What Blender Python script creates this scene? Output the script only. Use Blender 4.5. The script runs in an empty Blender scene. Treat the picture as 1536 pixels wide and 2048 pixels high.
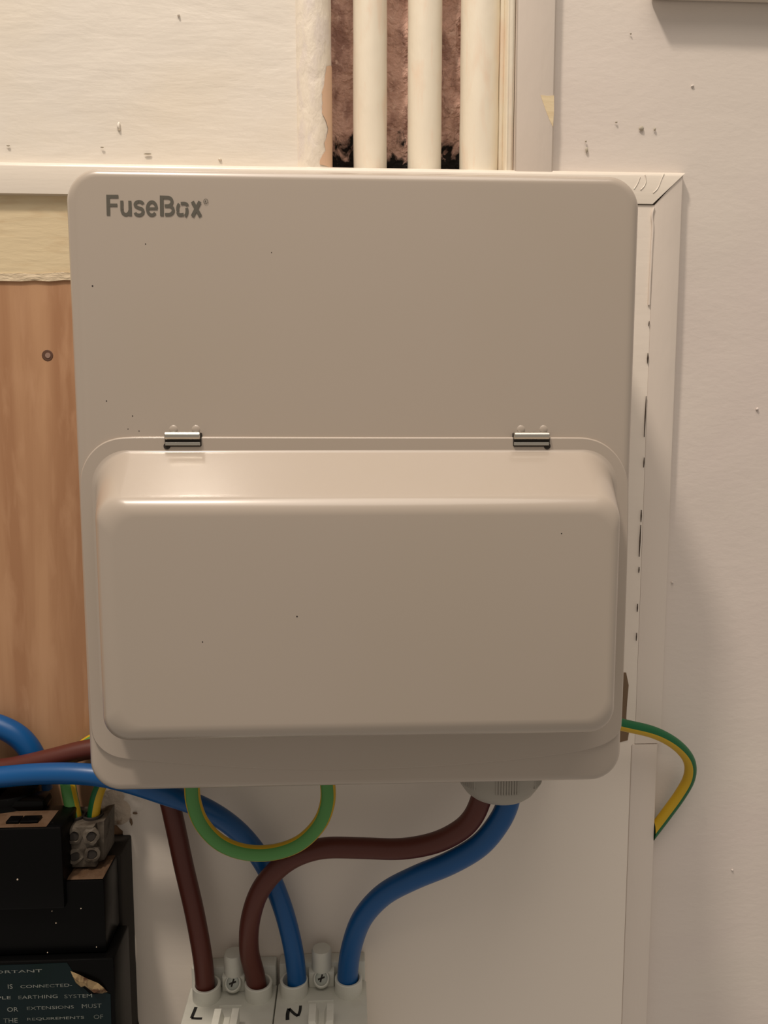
import bpy, bmesh, math, random
from mathutils import Vector, Matrix, Euler, noise

random.seed(4)
C = bpy.context.scene.collection
SC = bpy.context.scene
rad = math.radians

# ------------------------------------------------------------------ camera
# Wall plane is Y = 0, camera stands in front of it (negative Y), Z up, metres.
FPX, CX, CY = 1540.0, 768.0, 1024.0          # focal length in pixels of the 1536 x 2048 frame
DIST = 0.41
PITCH, YAW = rad(6.13), rad(2.67)
cam_d = bpy.data.cameras.new('camera')
cam = bpy.data.objects.new('camera', cam_d)
C.objects.link(cam)
cam.location = (0, -DIST, 0)
cam.rotation_euler = (math.pi / 2 - PITCH, 0, -YAW)
cam_d.sensor_width = 36
cam_d.lens = FPX / 2048 * 36
cam_d.clip_start = 0.01
SC.camera = cam

# ------------------------------------------------------------------ light
w = bpy.data.worlds.new('room_air')
SC.world = w
w.use_nodes = True
w.node_tree.nodes['Background'].inputs[0].default_value = (1.0, 0.88, 0.76, 1)
w.node_tree.nodes['Background'].inputs[1].default_value = 0.33

def area(name, loc, target, size, power, col, shape='DISK'):
    l = bpy.data.lights.new(name, 'AREA')
    l.shape = shape
    l.size = size
    l.energy = power
    l.color = col
    o = bpy.data.objects.new(name, l)
    C.objects.link(o)
    o.location = loc
    o.rotation_euler = (Vector(target) - Vector(loc)).to_track_quat('-Z', 'Y').to_euler()
    return o

area('ceiling_lamp', (-0.40, -0.55, 1.30), (0, 0, -0.05), 0.13, 12.5, (1.0, 0.87, 0.74))
area('ceiling_glow', (0.0, -0.64, 1.40), (0.0, -0.1, 0), 1.2, 12.0, (1.0, 0.88, 0.77))

SC.view_settings.view_transform = 'Standard'
SC.view_settings.look = 'None'
SC.view_settings.gamma = 1
SC.view_settings.use_curve_mapping = False
SC.view_settings.exposure = 0.0

# ------------------------------------------------------------------ helpers
ROT = cam.rotation_euler.to_matrix()

def W(px, py, Y):
    """The point of the plane at depth Y seen at that place of the photograph."""
    d = ROT @ Vector(((px - CX) / FPX, -(py - CY) / FPX, -1))
    t = (Y + DIST) / d.y
    return Vector((d.x * t, Y, d.z * t))

def srgb(r, g, b):
    f = lambda c: ((c / 255 + 0.055) / 1.055) ** 2.4 if c > 10 else c / 255 / 12.92
    return (f(r), f(g), f(b), 1)

def mat(name, col, rough=0.5, bump=None, vary=None, metal=0.0, spec=0.5, coat=0.0, spots=None):
    """bump: list of (scale xyz, strength, distance); vary: (scale xyz, second colour, low, high)"""
    m = bpy.data.materials.new(name)
    m.use_nodes = True
    nt = m.node_tree
    N, L = nt.nodes, nt.links
    b = N['Principled BSDF']
    b.inputs['Base Color'].default_value = col
    b.inputs['Roughness'].default_value = rough
    b.inputs['Metallic'].default_value = metal
    b.inputs['Specular IOR Level'].default_value = spec
    b.inputs['Coat Weight'].default_value = coat
    b.inputs['Coat Roughness'].default_value = 0.15
    tc = N.new('ShaderNodeTexCoord')
    def nz(scale, detail=4, dist=0.0):
        mp = N.new('ShaderNodeMapping')
        mp.inputs['Scale'].default_value = scale
        L.new(tc.outputs['Object'], mp.inputs[0])
        t = N.new('ShaderNodeTexNoise')
        t.inputs['Scale'].default_value = 1.0
        t.inputs['Detail'].default_value = detail
        t.inputs['Distortion'].default_value = dist
        L.new(mp.outputs[0], t.inputs['Vector'])
        return t.outputs['Fac']
    out = None
    def mix(fac, c2):
        nonlocal out
        mx = N.new('ShaderNodeMix')
        mx.data_type = 'RGBA'
        L.new(fac, mx.inputs['Factor'])
        if out is None:
            mx.inputs['A'].default_value = col
        else:
            L.new(out, mx.inputs['A'])
        mx.inputs['B'].default_value = c2
        out = mx.outputs['Result']
    def ramp(fac, lo, hi):
        r = N.new('ShaderNodeMapRange')
        r.inputs['From Min'].default_value = lo
        r.inputs['From Max'].default_value = hi
        L.new(fac, r.inputs['Value'])
        return r.outputs['Result']
    for (sc, c2, lo, hi) in (vary or []):
        mix(ramp(nz(sc, 5, 0.4), lo, hi), c2)
    if spots:
        # marks with a shape of their own: (axis lo, hi on z, noise scale, colour, low, high)
        sx = N.new('ShaderNodeSeparateXYZ')
        L.new(tc.outputs['Object'], sx.inputs[0])
        for (axis, lo, hi, sc, amp, c2) in spots:
            n = nz(sc, 6, 0.6)
            r = N.new('ShaderNodeMapRange')
            r.inputs['From Min'].default_value = lo
            r.inputs['From Max'].default_value = hi
            L.new(sx.outputs[axis], r.inputs['Value'])
            r.clamp = False
            a = N.new('ShaderNodeMath'); a.operation = 'MULTIPLY_ADD'
            L.new(n, a.inputs[0]); a.inputs[1].default_value = amp
            L.new(r.outputs['Result'], a.inputs[2])
            s = N.new('ShaderNodeMapRange')
            s.inputs['From Min'].default_value = 0.45 + amp * 0.5
            s.inputs['From Max'].default_value = 0.60 + amp * 0.5
            L.new(a.outputs[0], s.inputs['Value'])
            mix(s.outputs['Result'], c2)
    if out is not None:
        L.new(out, b.inputs['Base Color'])
    prev = None
    for (sc, st, ds) in (bump or []):
        bp = N.new('ShaderNodeBump')
        bp.inputs['Strength'].default_value = st
        bp.inputs['Distance'].default_value = ds
        L.new(nz(sc, 5, 0.3), bp.inputs['Height'])
        if prev is not None:
            L.new(prev, bp.inputs['Normal'])
        prev = bp.outputs['Normal']
    if prev is not None:
        L.new(prev, b.inputs['Normal'])
    return m

def link(name, bm, m, parent=None, smooth=None):
    """One mesh object; bm is in world space and is moved under its parent."""
    bmesh.ops.recalc_face_normals(bm, faces=bm.faces[:])
    me = bpy.data.meshes.new(name)
    if parent is not None:
        off = Vector()
        p = parent
        while p is not None:
            off += p.location
            p = p.parent
        bmesh.ops.translate(bm, verts=bm.verts[:], vec=-off)
    bm.to_mesh(me)
    bm.free()
    for x in (m if isinstance(m, (list, tuple)) else [m]):
        me.materials.append(x)
    if smooth is not None:
        for p in me.polygons:
            p.use_smooth = True
        me.set_sharp_from_angle(angle=rad(smooth))
    o = bpy.data.objects.new(name, me)
    C.objects.link(o)
    o.parent = parent
    return o

def thing(name, label, cat, loc=(0, 0, 0), group=None):
    o = bpy.data.objects.new(name, None)
    o.empty_display_size = 0.02
    C.objects.link(o)
    o.location = loc
    return tag(o, label, cat, group)

def tag(o, label, cat, group=None):
    o['label'] = label
    o['category'] = cat
    if group:
        o['group'] = group
    return o

def structure(o):
    o['kind'] = 'structure'
    return o

def box(bm, lo, hi, bevel=0.0, seg=2):
    lo, hi = Vector(lo), Vector(hi)
    tmp = bmesh.new()
    bmesh.ops.create_cube(tmp, size=1)
    for v in tmp.verts:
        v.co = Vector([(lo[i] + hi[i]) / 2 + v.co[i] * (hi[i] - lo[i]) for i in range(3)])
    if bevel:
        bmesh.ops.bevel(tmp, geom=tmp.edges[:] + tmp.verts[:], offset=bevel, segments=seg, affect='EDGES', profile=0.5)
    merge(bm, tmp)
    return bm

def merge(bm, tmp):
    me = bpy.data.meshes.new('tmp')
    tmp.to_mesh(me)
    tmp.free()
    bm.from_mesh(me)
    bpy.data.meshes.remove(me)

def prism(bm, pts, y0, y1, bevel=0.0, seg=2, only=None):
    """polygon of (x, z) extruded from depth y0 (front) to y1 (back)"""
    tmp = bmesh.new()
    f = [tmp.verts.new((p[0], y0, p[1])) for p in pts]
    k = [tmp.verts.new((p[0], y1, p[1])) for p in pts]
    n = len(pts)
    tmp.faces.new(f)
    tmp.faces.new(k[::-1])
    for i in range(n):
        j = (i + 1) % n
        tmp.faces.new((f[j], f[i], k[i], k[j]))
    bmesh.ops.recalc_face_normals(tmp, faces=tmp.faces[:])
    if bevel:
        es = [e for e in tmp.edges if e.verts[0] in f and e.verts[1] in f and (only is None or only(e))]
        bmesh.ops.bevel(tmp, geom=es, offset=bevel, segments=seg, affect='EDGES', profile=0.5, clamp_overlap=True)
    merge(bm, tmp)
    return bm

def rrect(x0, x1, z0, z1, r, n=10):
    pts = []
    for (cx, cz, a0) in ((x1 - r, z1 - r, 0), (x0 + r, z1 - r, 90), (x0 + r, z0 + r, 180), (x1 - r, z0 + r, 270)):
        for i in range(n + 1):
            a = rad(a0 + 90 * i / n)
            pts.append((cx + r * math.cos(a), cz + r * math.sin(a)))
    return pts

def loft(bm, rings, cap_first=False, cap_last=True):
    vs = [[bm.verts.new(p) for p in r] for r in rings]
    n = len(vs[0])
    for a, b in zip(vs, vs[1:]):
        for i in range(n):
            j = (i + 1) % n
            bm.faces.new((a[i], a[j], b[j], b[i]))
    if cap_first:
        bm.faces.new(vs[0][::-1])
    if cap_last:
        bm.faces.new(vs[-1])
    return bm

def lathe(bm, centre, axis, prof, n=32, cap_first=True, cap_last=True, phase=0.0):
    """prof: (distance along the axis, radius)"""
    axis = Vector(axis).normalized()
    u = axis.orthogonal().normalized()
    v = axis.cross(u)
    rings = [[Vector(centre) + axis * h + (u * math.cos(2 * math.pi * i / n + phase) + v * math.sin(2 * math.pi * i / n + phase)) * r
              for i in range(n)] for (h, r) in prof]
    return loft(bm, rings, cap_first, cap_last)

def spline(P, per=10):
    out = []
    n = len(P)
    for i in range(n - 1):
        p0, p1, p2, p3 = P[max(i - 1, 0)], P[i], P[i + 1], P[min(i + 2, n - 1)]
        for k in range(per):
            t = k / per
            out.append(0.5 * ((2 * p1) + (p2 - p0) * t + (2 * p0 - 5 * p1 + 4 * p2 - p3) * t * t + (3 * p1 - p0 - 3 * p2 + p3) * t ** 3))
    out.append(P[-1].copy())
    for _ in range(6):
        q = out[:]
        for i in range(1, len(out) - 1):
            q[i] = out[i] * 0.5 + (out[i - 1] + out[i + 1]) * 0.25
        out = q
    return out

def tube(bm, pts, r, n=20, stripe=None):
    """swept round cable; stripe = (start, end) in degrees turns those faces to material 1 (0 = toward the camera side)"""
    T = [(pts[min(i + 1, len(pts) - 1)] - pts[max(i - 1, 0)]).normalized() for i in range(len(pts))]
    ref = Vector((0, -1, 0))
    rings, prev = [], None
    for p, t in zip(pts, T):
        u = ref - t * ref.dot(t)
        if u.length < 0.15 and prev is not None:
            u = prev - t * prev.dot(t)
        u.normalize()
        prev = u
        v = t.cross(u)
        rings.append([bm.verts.new(p + (u * math.cos(2 * math.pi * k / n) + v * math.sin(2 * math.pi * k / n)) * r) for k in range(n)])
    for a, b in zip(rings, rings[1:]):
        for k in range(n):
            f = bm.faces.new((a[k], a[(k + 1) % n], b[(k + 1) % n], b[k]))
            if stripe:
                for s0, s1 in stripe:
                    if s0 <= (360 * (k + 0.5) / n) < s1:
                        f.material_index = 1
    bm.faces.new(rings[0][::-1])
    bm.faces.new(rings[-1])
    return bm

def grid_sheet(bm, x0, x1, z0, z1, nx, nz, fy):
    vs = [[bm.verts.new((x0 + (x1 - x0) * i / nx, 0, z0 + (z1 - z0) * k / nz)) for i in range(nx + 1)] for k in range(nz + 1)]
    for row in vs:
        for v in row:
            v.co.y = fy(v.co.x, v.co.z)
    for k in range(nz):
        for i in range(nx):
            bm.faces.new((vs[k][i], vs[k][i + 1], vs[k + 1][i + 1], vs[k + 1][i]))
    return bm

def stroke(bm, pts, wd, y, thick=0.0):
    """flat ribbon of width wd along (x, z) points lying on depth y"""
    n = len(pts)
    L, R = [], []
    for i, p in enumerate(pts):
        a, b = pts[max(i - 1, 0)], pts[min(i + 1, n - 1)]
        d = Vector((b[0] - a[0], b[1] - a[1])).normalized()
        nn = Vector((-d.y, d.x)) * wd / 2
        L.append(bm.verts.new((p[0] + nn.x, y, p[1] + nn.y)))
        R.append(bm.verts.new((p[0] - nn.x, y, p[1] - nn.y)))
    for i in range(n - 1):
        bm.faces.new((L[i], R[i], R[i + 1], L[i + 1]))

def arc(cx, cy, rx, ry, a0, a1, n=14):
    return [(cx + rx * math.cos(rad(a0 + (a1 - a0) * i / n)), cy - ry * math.sin(rad(a0 + (a1 - a0) * i / n))) for i in range(n + 1)]

# ------------------------------------------------------------------ materials
M = {}
M['plaster'] = mat('cream wall paint', srgb(232, 225, 214), 0.38, spec=0.35,
                   bump=[((60, 60, 330), 0.14, 0.0010), ((26, 26, 60), 0.22, 0.003)],
                   vary=[((9, 9, 14), srgb(232, 223, 208), 0.45, 0.68)])
M['plaster_right'] = mat('pale wall paint', srgb(221, 212, 203), 0.45, spec=0.3,
                         bump=[((150, 150, 330), 0.15, 0.0008), ((22, 22, 40), 0.12, 0.003)],
                         vary=[((7, 7, 8), srgb(219, 208, 201), 0.42, 0.66)])
M['gloss'] = mat('gloss trim paint', srgb(226, 217, 204), 0.28, spec=0.5,
                 bump=[((40, 40, 420), 0.10, 0.0008), ((30, 30, 30), 0.15, 0.002)])
M['gloss_v'] = mat('gloss trim paint upright', srgb(224, 213, 202), 0.3, spec=0.45,
                   bump=[((420, 420, 40), 0.10, 0.0006), ((60, 60, 25), 0.18, 0.002)])
M['panel'] = mat('panel paint', srgb(236, 226, 214), 0.42, spec=0.35,
                 bump=[((50, 50, 300), 0.10, 0.0008), ((24, 24, 30), 0.15, 0.002)])
M['dent'] = mat('bare plaster chip', srgb(176, 168, 152), 0.8)
M['crack'] = mat('open joint', srgb(70, 58, 48), 0.9)
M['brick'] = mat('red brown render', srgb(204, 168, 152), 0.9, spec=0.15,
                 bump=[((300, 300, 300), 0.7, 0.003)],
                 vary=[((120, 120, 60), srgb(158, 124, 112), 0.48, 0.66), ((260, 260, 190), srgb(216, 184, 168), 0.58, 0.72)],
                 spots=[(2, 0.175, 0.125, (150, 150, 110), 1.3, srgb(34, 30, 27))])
M['pipe'] = mat('cream pipe paint', srgb(238, 229, 210), 0.38, spec=0.45,
                bump=[((300, 300, 30), 0.18, 0.0006), ((110, 110, 60), 0.25, 0.0012)],
                vary=[((160, 160, 40), srgb(236, 218, 196), 0.52, 0.72)])
M['pipe_flake'] = mat('flaking pipe paint', srgb(236, 226, 210), 0.38, spec=0.45,
                      bump=[((180, 180, 90), 0.6, 0.0016)],
                      vary=[((160, 160, 60), srgb(226, 216, 208), 0.5, 0.7)])
M['peach'] = mat('old peach paint', srgb(226, 190, 160), 0.5, bump=[((180, 180, 60), 0.15, 0.001)])
M['wood'] = mat('bare pine', srgb(192, 150, 114), 0.62, spec=0.3,
                bump=[((260, 260, 14), 0.12, 0.0005)],
                vary=[((60, 60, 4), srgb(170, 126, 92), 0.42, 0.66), ((150, 150, 30), srgb(194, 152, 117), 0.50, 0.80),
                      ((26, 26, 9), srgb(168, 126, 94), 0.58, 0.90)],
                spots=[(2, -0.155, -0.30, (60, 60, 40), 0.5, srgb(142, 102, 74))])
M['knot'] = mat('wood knot', srgb(92, 62, 44), 0.7)
M['knot_heart'] = mat('wood knot heart', srgb(150, 122, 108), 0.6)
M['band'] = mat('cream band paint', srgb(222, 204, 168), 0.5, spec=0.35,
                bump=[((60, 60, 300), 0.25, 0.001)], vary=[((40, 40, 200), srgb(210, 186, 148), 0.5, 0.72)])
M['metal_white'] = mat('white powder coat', srgb(178, 166, 153), 0.33, spec=0.45, coat=0.6,
                       bump=[((900, 900, 900), 0.02, 0.0002)], vary=[((10, 10, 10), srgb(177, 165, 151), 0.45, 0.65)])
M['logo'] = mat('grey print', srgb(92, 88, 78), 0.5)
M['steel'] = mat('hinge steel', srgb(200, 196, 186), 0.28, metal=1.0, bump=[((40, 900, 900), 0.1, 0.0003)])
M['slot'] = mat('dark hinge slot', srgb(38, 32, 27), 0.8)
M['gland'] = mat('grey white nylon', srgb(160, 155, 145), 0.5, spec=0.35)
M['blue'] = mat('blue cable sheath', srgb(0, 78, 138), 0.36, spec=0.45, bump=[((120, 120, 120), 0.04, 0.001)])
M['brown'] = mat('brown cable sheath', srgb(86, 40, 31), 0.42, spec=0.4, bump=[((120, 120, 120), 0.05, 0.001)])
M['green'] = mat('green sheath', srgb(82, 142, 74), 0.42, spec=0.4)
M['green_dark'] = mat('dark green sheath', srgb(14, 96, 54), 0.42, spec=0.4)
M['yellow'] = mat('yellow sheath', srgb(200, 162, 34), 0.42, spec=0.4)
M['block'] = mat('grey terminal plastic', srgb(206, 206, 196), 0.45, spec=0.35, vary=[((60, 60, 60), srgb(198, 196, 186), 0.5, 0.7)])
M['hollow'] = mat('socket inside', srgb(120, 118, 110), 0.6)
M['ink'] = mat('black marker ink', srgb(22, 20, 20), 0.5)
M['screw'] = mat('zinc screw', srgb(150, 154, 146), 0.5, metal=0.6)
M['black'] = mat('black bakelite', srgb(4, 4, 4), 0.34, spec=0.12, bump=[((200, 200, 200), 0.08, 0.0006)],
                 vary=[((900, 900, 900), srgb(46, 43, 40), 0.745, 0.78)])
M['black_side'] = mat('dusty bakelite', srgb(34, 30, 26), 0.6, spec=0.2, vary=[((60, 60, 40), srgb(36, 32, 28), 0.45, 0.6)])
M['dust'] = mat('brown dust', srgb(92, 72, 56), 0.95, spec=0.1, bump=[((400, 400, 400), 0.6, 0.001)],
                vary=[((140, 140, 140), srgb(82, 62, 46), 0.45, 0.62)])
M['grubby'] = mat('grubby plastic', srgb(88, 80, 70), 0.6, spec=0.3, bump=[((260, 260, 260), 0.3, 0.001)],
                  vary=[((150, 150, 150), srgb(58, 50, 42), 0.45, 0.65)])
M['label'] = mat('dark green label', srgb(5, 26, 26), 0.4, spec=0.2, vary=[((30, 30, 30), srgb(10, 28, 32), 0.4, 0.6)])
M['print'] = mat('pale label print', srgb(132, 136, 130), 0.6, vary=[((120, 120, 120), srgb(92, 98, 94), 0.46, 0.6)])
M['foil'] = mat('tarnished label foil', srgb(214, 188, 142), 0.4, metal=0.15, bump=[((150, 150, 150), 0.3, 0.002)],
                vary=[((160, 160, 160), srgb(120, 84, 58), 0.5, 0.62)])
M['rough'] = mat('broken plaster', srgb(206, 190, 172), 0.9, spec=0.15, bump=[((220, 220, 220), 0.6, 0.002)],
                 vary=[((120, 120, 120), srgb(150, 122, 98), 0.56, 0.70)])
M['raw'] = mat('raw brown edge', srgb(120, 98, 76), 0.9)

# ------------------------------------------------------------------ walls
z_trim_top = W(700, 331, -0.0065).z
xL_rec = W(655, 200, 0).x
xR_rec = W(1012, 200, 0).x
TOPZ, BOTZ = 0.62, -0.62
zt_rec = 0.62

def wall_piece(name, x0, x1, z0, z1, m, nx, nz, amp):
    bm = bmesh.new()
    grid_sheet(bm, x0, x1, z0, z1, nx, nz,
               lambda x, z: amp * noise.noise(Vector((x * 9, 3.1, z * 12))) + amp * 0.6 * noise.noise(Vector((x * 30, 7.7, z * 45))))
    return structure(link(name, bm, m, None, 60))

wall_l = wall_piece('wall_left', -0.75, xL_rec - 0.004, BOTZ, TOPZ, M['plaster'], 80, 110, 0.0006)
wall_r = wall_piece('wall_right', xR_rec, 0.75, BOTZ, TOPZ, M['plaster_right'], 80, 120, 0.0005)

# the chase behind the pipes: back and two cheeks
bm = bmesh.new()
grid_sheet(bm, xL_rec - 0.02, xR_rec + 0.02, z_trim_top - 0.05, zt_rec, 60, 120,
           lambda x, z: 0.0195 + 0.0025 * noise.fractal(Vector((x * 60, 1.0, z * 60)), 0.9, 2.1, 4)
           + (0.003 * noise.fractal(Vector((x * 200, 5.0, z * 200)), 0.9, 2.1, 4) if x > 0.03 else 0.0008 * noise.fractal(Vector((x * 200, 5.0, z * 200)), 0.9, 2.1, 3)))
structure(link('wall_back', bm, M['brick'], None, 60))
bm = bmesh.new()
box(bm, (xL_rec - 0.006, 0.0005, z_trim_top - 0.05), (xL_rec - 0.003, 0.036, zt_rec))
box(bm, (xR_rec + 0.001, 0.0005, z_trim_top - 0.05), (xR_rec + 0.004, 0.036, zt_rec))
structure(link('wall_cheek', bm, M['rough']))

# small dents and raised paint marks on the two painted walls
def blob(name, wall, px, py, rx, ry, m, depth=0.0006, Y=-0.0008, seed=0):
    c = W(px, py, Y)
    k = (DIST) / FPX
    bm = bmesh.new()
    n = 12
    ring, top = [], []
    for i in range(n):
        a = 2 * math.pi * i / n
        f = 1 + 0.45 * noise.noise(Vector((math.cos(a) * 1.7, math.sin(a) * 1.7, seed * 3.3)))
        ring.append(bm.verts.new((c.x + 0.62 * rx * k * f * math.cos(a), c.y + 0.0004, c.z + 0.62 * ry * k * f * math.sin(a))))
        top.append(bm.verts.new((c.x + rx * k * f * 0.42 * math.cos(a), c.y - depth, c.z + ry * k * f * 0.42 * math.sin(a))))
    for i in range(n):
        j = (i + 1) % n
        bm.faces.new((ring[i], ring[j], top[j], top[i]))
    bm.faces.new(top)
    o = link(name, bm, m, wall, 80)
    if o.data.polygons[n].normal.y > 0:
        o.data.flip_normals()
    return o

for i, (px, py, rx, ry) in enumerate([(1284, 256, 9, 7), (1310, 258, 4, 5), (1233, 244, 4, 2), (1174, 299, 5, 8), (1172, 282, 3, 3),
                                      (1262, 67, 3, 2)]):
    blob('paint_chip', wall_r, px, py, rx, ry, M['dent'], 0.0001, -0.0011, i)
for i, (px, py, rx, ry) in enumerate([(1385, 172, 6, 4), (1515, 818, 4, 6), (1198, 684, 3, 3), (1345, 1165, 4, 3), (1465, 1740, 4, 3)]):
    blob('paint_nib', wall_r, px, py, rx, ry, M['plaster_right'], 0.0004, -0.0006, i + 20)
for i, (px, py, rx, ry) in enumerate([(237, 252, 5, 14), (357, 30, 4, 3), (440, 318, 6, 3)]):
    blob('paint_nib', wall_l, px, py, rx, ry, M['plaster'], 0.0006, -0.0006, i + 40)
for i, (px, py, rx, ry) in enumerate([(204, 294, 6, 2), (295, 307, 12, 2.4), (16, 291, 5, 2)]):
    blob('paint_chip', wall_l, px, py, rx, ry, M['dent'], 0.0001, -0.0011, i + 60)

# ------------------------------------------------------------------ trims
TY = -0.0065
def XZ(px, py, Y=TY):
    p = W(px, py, Y)
    return (p.x, p.z)
# top rail, mitred at its right end
zt = z_trim_top
zb_l = W(60, 387, TY).z
corner = XZ(1375, 344)
inner = XZ(1307, 409)
zt = (zt + corner[1]) / 2
bm = bmesh.new()
prism(bm, [(-0.55, zb_l), (-0.55, zt), (corner[0] - 0.0003, zt), (inner[0] - 0.0004, inner[1] + 0.0003), (inner[0] - 0.012, inner[1] + 0.0003), (inner[0] - 0.02, zb_l)], TY, 0.0, 0.0026, 3, lambda e: min(e.verts[0].co.z, e.verts[1].co.z) > zt - 1e-5)
trim1 = structure(link('trim_1', bm, M['gloss'], None, 50))
# upright on the right side, upper run
r0, r1 = corner, XZ(1322, 1485)
xr = W(1347, 900, TY).x
xi = W(1292, 900, TY).x
zs = W(1290, 1488, TY).z
bm = bmesh.new()
prism(bm, [(xi, inner[1] - 0.0002), (xr, zt - 0.0003), (xr, zs), (xi, zs)], TY + 0.0006, 0.0, 0.0010, 2, lambda e: abs(e.verts[0].co.x - e.verts[1].co.x) < 1e-5 and e.verts[0].co.x > xi + 0.001)
trim2 = structure(link('trim_2', bm, M['gloss_v'], None, 50))
# lower run, a touch narrower
bm = bmesh.new()
xr2, xi2 = W(1306, 1750, TY).x, W(1255, 1750, TY).x
prism(bm, [(xi2, BOTZ), (xi2, zs - 0.0004), (xr2, zs - 0.0004), (xr2, BOTZ)], TY + 0.0004, 0.0, 0.0006, 2, lambda e: abs(e.verts[0].co.x - e.verts[1].co.x) < 1e-5)
trim3 = structure(link('trim_3', bm, M['gloss_v'], None, 50))
# board and bead along the right side of the pipes
bm = bmesh.new()
xa, xb = W(1031, 200, -0.006).x, W(1110, 200, -0.006).x
prism(bm, [(xa, zt - 0.002), (xa, TOPZ), (xb, TOPZ), (xb, zt - 0.002)], -0.006, 0.0, 0.0012, 2)
trim4 = structure(link('trim_4', bm, M['gloss_v'], None, 50))
bm = bmesh.new()
xa2 = W(1013, 200, -0.004).x
prism(bm, [(xa2, zt - 0.002), (xa2, TOPZ), (xa - 0.0003, TOPZ), (xa - 0.0003, zt - 0.002)], -0.005, 0.02, 0.0015, 3)
structure(link('trim_5', bm, M['pipe'], None, 50))
bm = bmesh.new()
box(bm, (W(998, 200, 0.004).x, 0.004, z_trim_top - 0.03), (xa2 + 0.0002, 0.030, TOPZ), 0.0006)
structure(link('trim_6', bm, M['pipe'], None, 50))
bm = bmesh.new()
prism(bm, [XZ(a, b, -0.006) for a, b in [(1081, 190), (1094, 192), (1108, 191), (1108, 222), (1106, 254), (1099, 240), (1092, 222), (1086, 205)]], -0.0061, -0.0059)
link('worn_patch', bm, M['band'], trim4)
# brush ridges by the mitre, and the open dashes of the joint down the upright
for k, pts in enumerate([[(1268, 378), (1276, 366), (1280, 354)], [(1281, 380), (1289, 372), (1293, 360), (1290, 350)],
                         [(1306, 386), (1316, 377), (1322, 360), (1328, 348)]]):
    bm = bmesh.new()
    tube(bm, spline([W(a, b, TY) for a, b in pts], 5), 0.0003, 6)
    link('paint_ridge', bm, M['gloss'], trim1, 80)
bm = bmesh.new()
tube(bm, spline([W(a, b, TY + 0.0002) for a, b in [(1308, 416), (1303, 432), (1306, 448), (1305, 470), (1303, 500), (1302, 530), (1300, 560), (1298, 610)]], 4), 0.0006, 6)
link('paint_ridge', bm, M['gloss_v'], trim2, 80)
def crack(px0, py0, px1, py1, wpx, par):
    a, b = W(px0, py0, TY - 0.0001), W(px1, py1, TY - 0.0001)
    bm = bmesh.new()
    hw = wpx * 0.00008
    m = (a + b) / 2
    vs = [a + Vector((0, 0, 0)), m + Vector((hw, 0, 0)), b, m + Vector((-hw, 0, 0))]
    tmp = [(v.x, v.z) for v in vs]
    prism(bm, tmp, TY - 0.0002, TY + 0.001)
    link('open_joint', bm, M['crack'], par)
for c in [(1304, 487, 1302, 505, 1.6), (1299, 642, 1298, 652, 1.6), (1296.5, 706, 1295.5, 727, 3.4), (1293, 792, 1289, 874, 2.4), (1289, 915, 1288, 935, 2),
          (1283.5, 1020, 1282.5, 1044, 2.4), (1282, 1050, 1279, 1114, 2.6), (1279, 1134, 1278, 1146, 2.4), (1276, 1208, 1275, 1224, 2), (1274, 1266, 1273, 1282, 1.6)]:
    crack(*c, trim2)

# ------------------------------------------------------------------ boards behind the consumer unit
BY = -0.0024
board = thing('backboard', 'bare pine backboard with a cream painted band, seen beside the white unit', 'board', (-0.2, 0, -0.1))
bx0, bx1 = -0.5, W(420, 900, BY).x
bm = bmesh.new()
box(bm, (bx0, BY, BOTZ), (bx1, -0.0007, zb_l + 0.002))
link('plank', bm, M['wood'], board)
zpb = W(60, 556, BY).z
pts = [(bx0, zb_l + 0.001), (bx1, zb_l + 0.001)]
n = 60
for i in range(n + 1):
    x = bx1 + (bx0 - bx1) * i / n
    pts.append((x, zpb + 0.0022 * noise.noise(Vector((x * 60, 0, 2.0))) + 0.0010 * noise.noise(Vector((x * 220, 0, 5.0)))))
bm = bmesh.new()
prism(bm, pts, BY - 0.0006, BY + 0.0002)
link('painted_band', bm, M['band'], board, 40)
bm = bmesh.new()
low = [(x, z - 0.0016 - 0.0012 * noise.noise(Vector((x * 150, 3, 0)))) for x, z in pts[2:]]
upp = [(x, z + 0.0022) for x, z in pts[2:]]
prism(bm, upp + low[::-1], BY - 0.0009, BY + 0.0001)
link('paint_edge', bm, mat('feathered paint edge', srgb(214, 196, 166), 0.6, bump=[((150, 150, 500), 0.5, 0.002)]), board, 40)
for (px, py, rx, ry, m_, y_) in [(95, 711, 12, 11, 'knot', -0.0002), (96, 711, 6, 6, 'knot_heart', -0.0004)]:
    c = W(px, py, BY)
    bm = bmesh.new()
    k = 0.4 / FPX
    lathe(bm, (c.x, c.y + 0.0002, c.z), (0, -1, 0), [(0, rx * k), (0.0002 - y_, rx * k * 0.85)], 16)
    link('knot', bm, M[m_], board, 40)

panel = thing('lower_panel', 'white painted panel behind the cables with a broken plaster edge', 'panel', (0, 0, -0.2))
PY = -0.0058
edge = [(430, 395), (430, 1380), (330, 1480), (232, 1560), (224, 1600), (222, 1640), (246, 1662), (250, 1700), (250, 1760), (258, 1850), (265, 1930), (273, 2000), (280, 2080), (290, 2400)]
E = [W(a, b, PY) for a, b in edge]
jag = []
for a, b in zip(E, E[1:]):
    for k in range(8):
        p = a.lerp(b, k / 8)
        jag.append((p.x + 0.0009 * noise.noise(Vector((p.x * 300, 1, p.z * 300))), p.z))
jag[0] = (E[0].x, inner[1] - 0.0002)
bm = bmesh.new()
prism(bm, jag + [(xi2 - 0.0002, jag[-1][1]), (xi2 - 0.0002, zs - 0.001), (xi - 0.0001, zs - 0.001), (xi - 0.0001, inner[1] - 0.0002)], PY, -0.0026)
link('sheet', bm, M['panel'], panel, 30)
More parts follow.
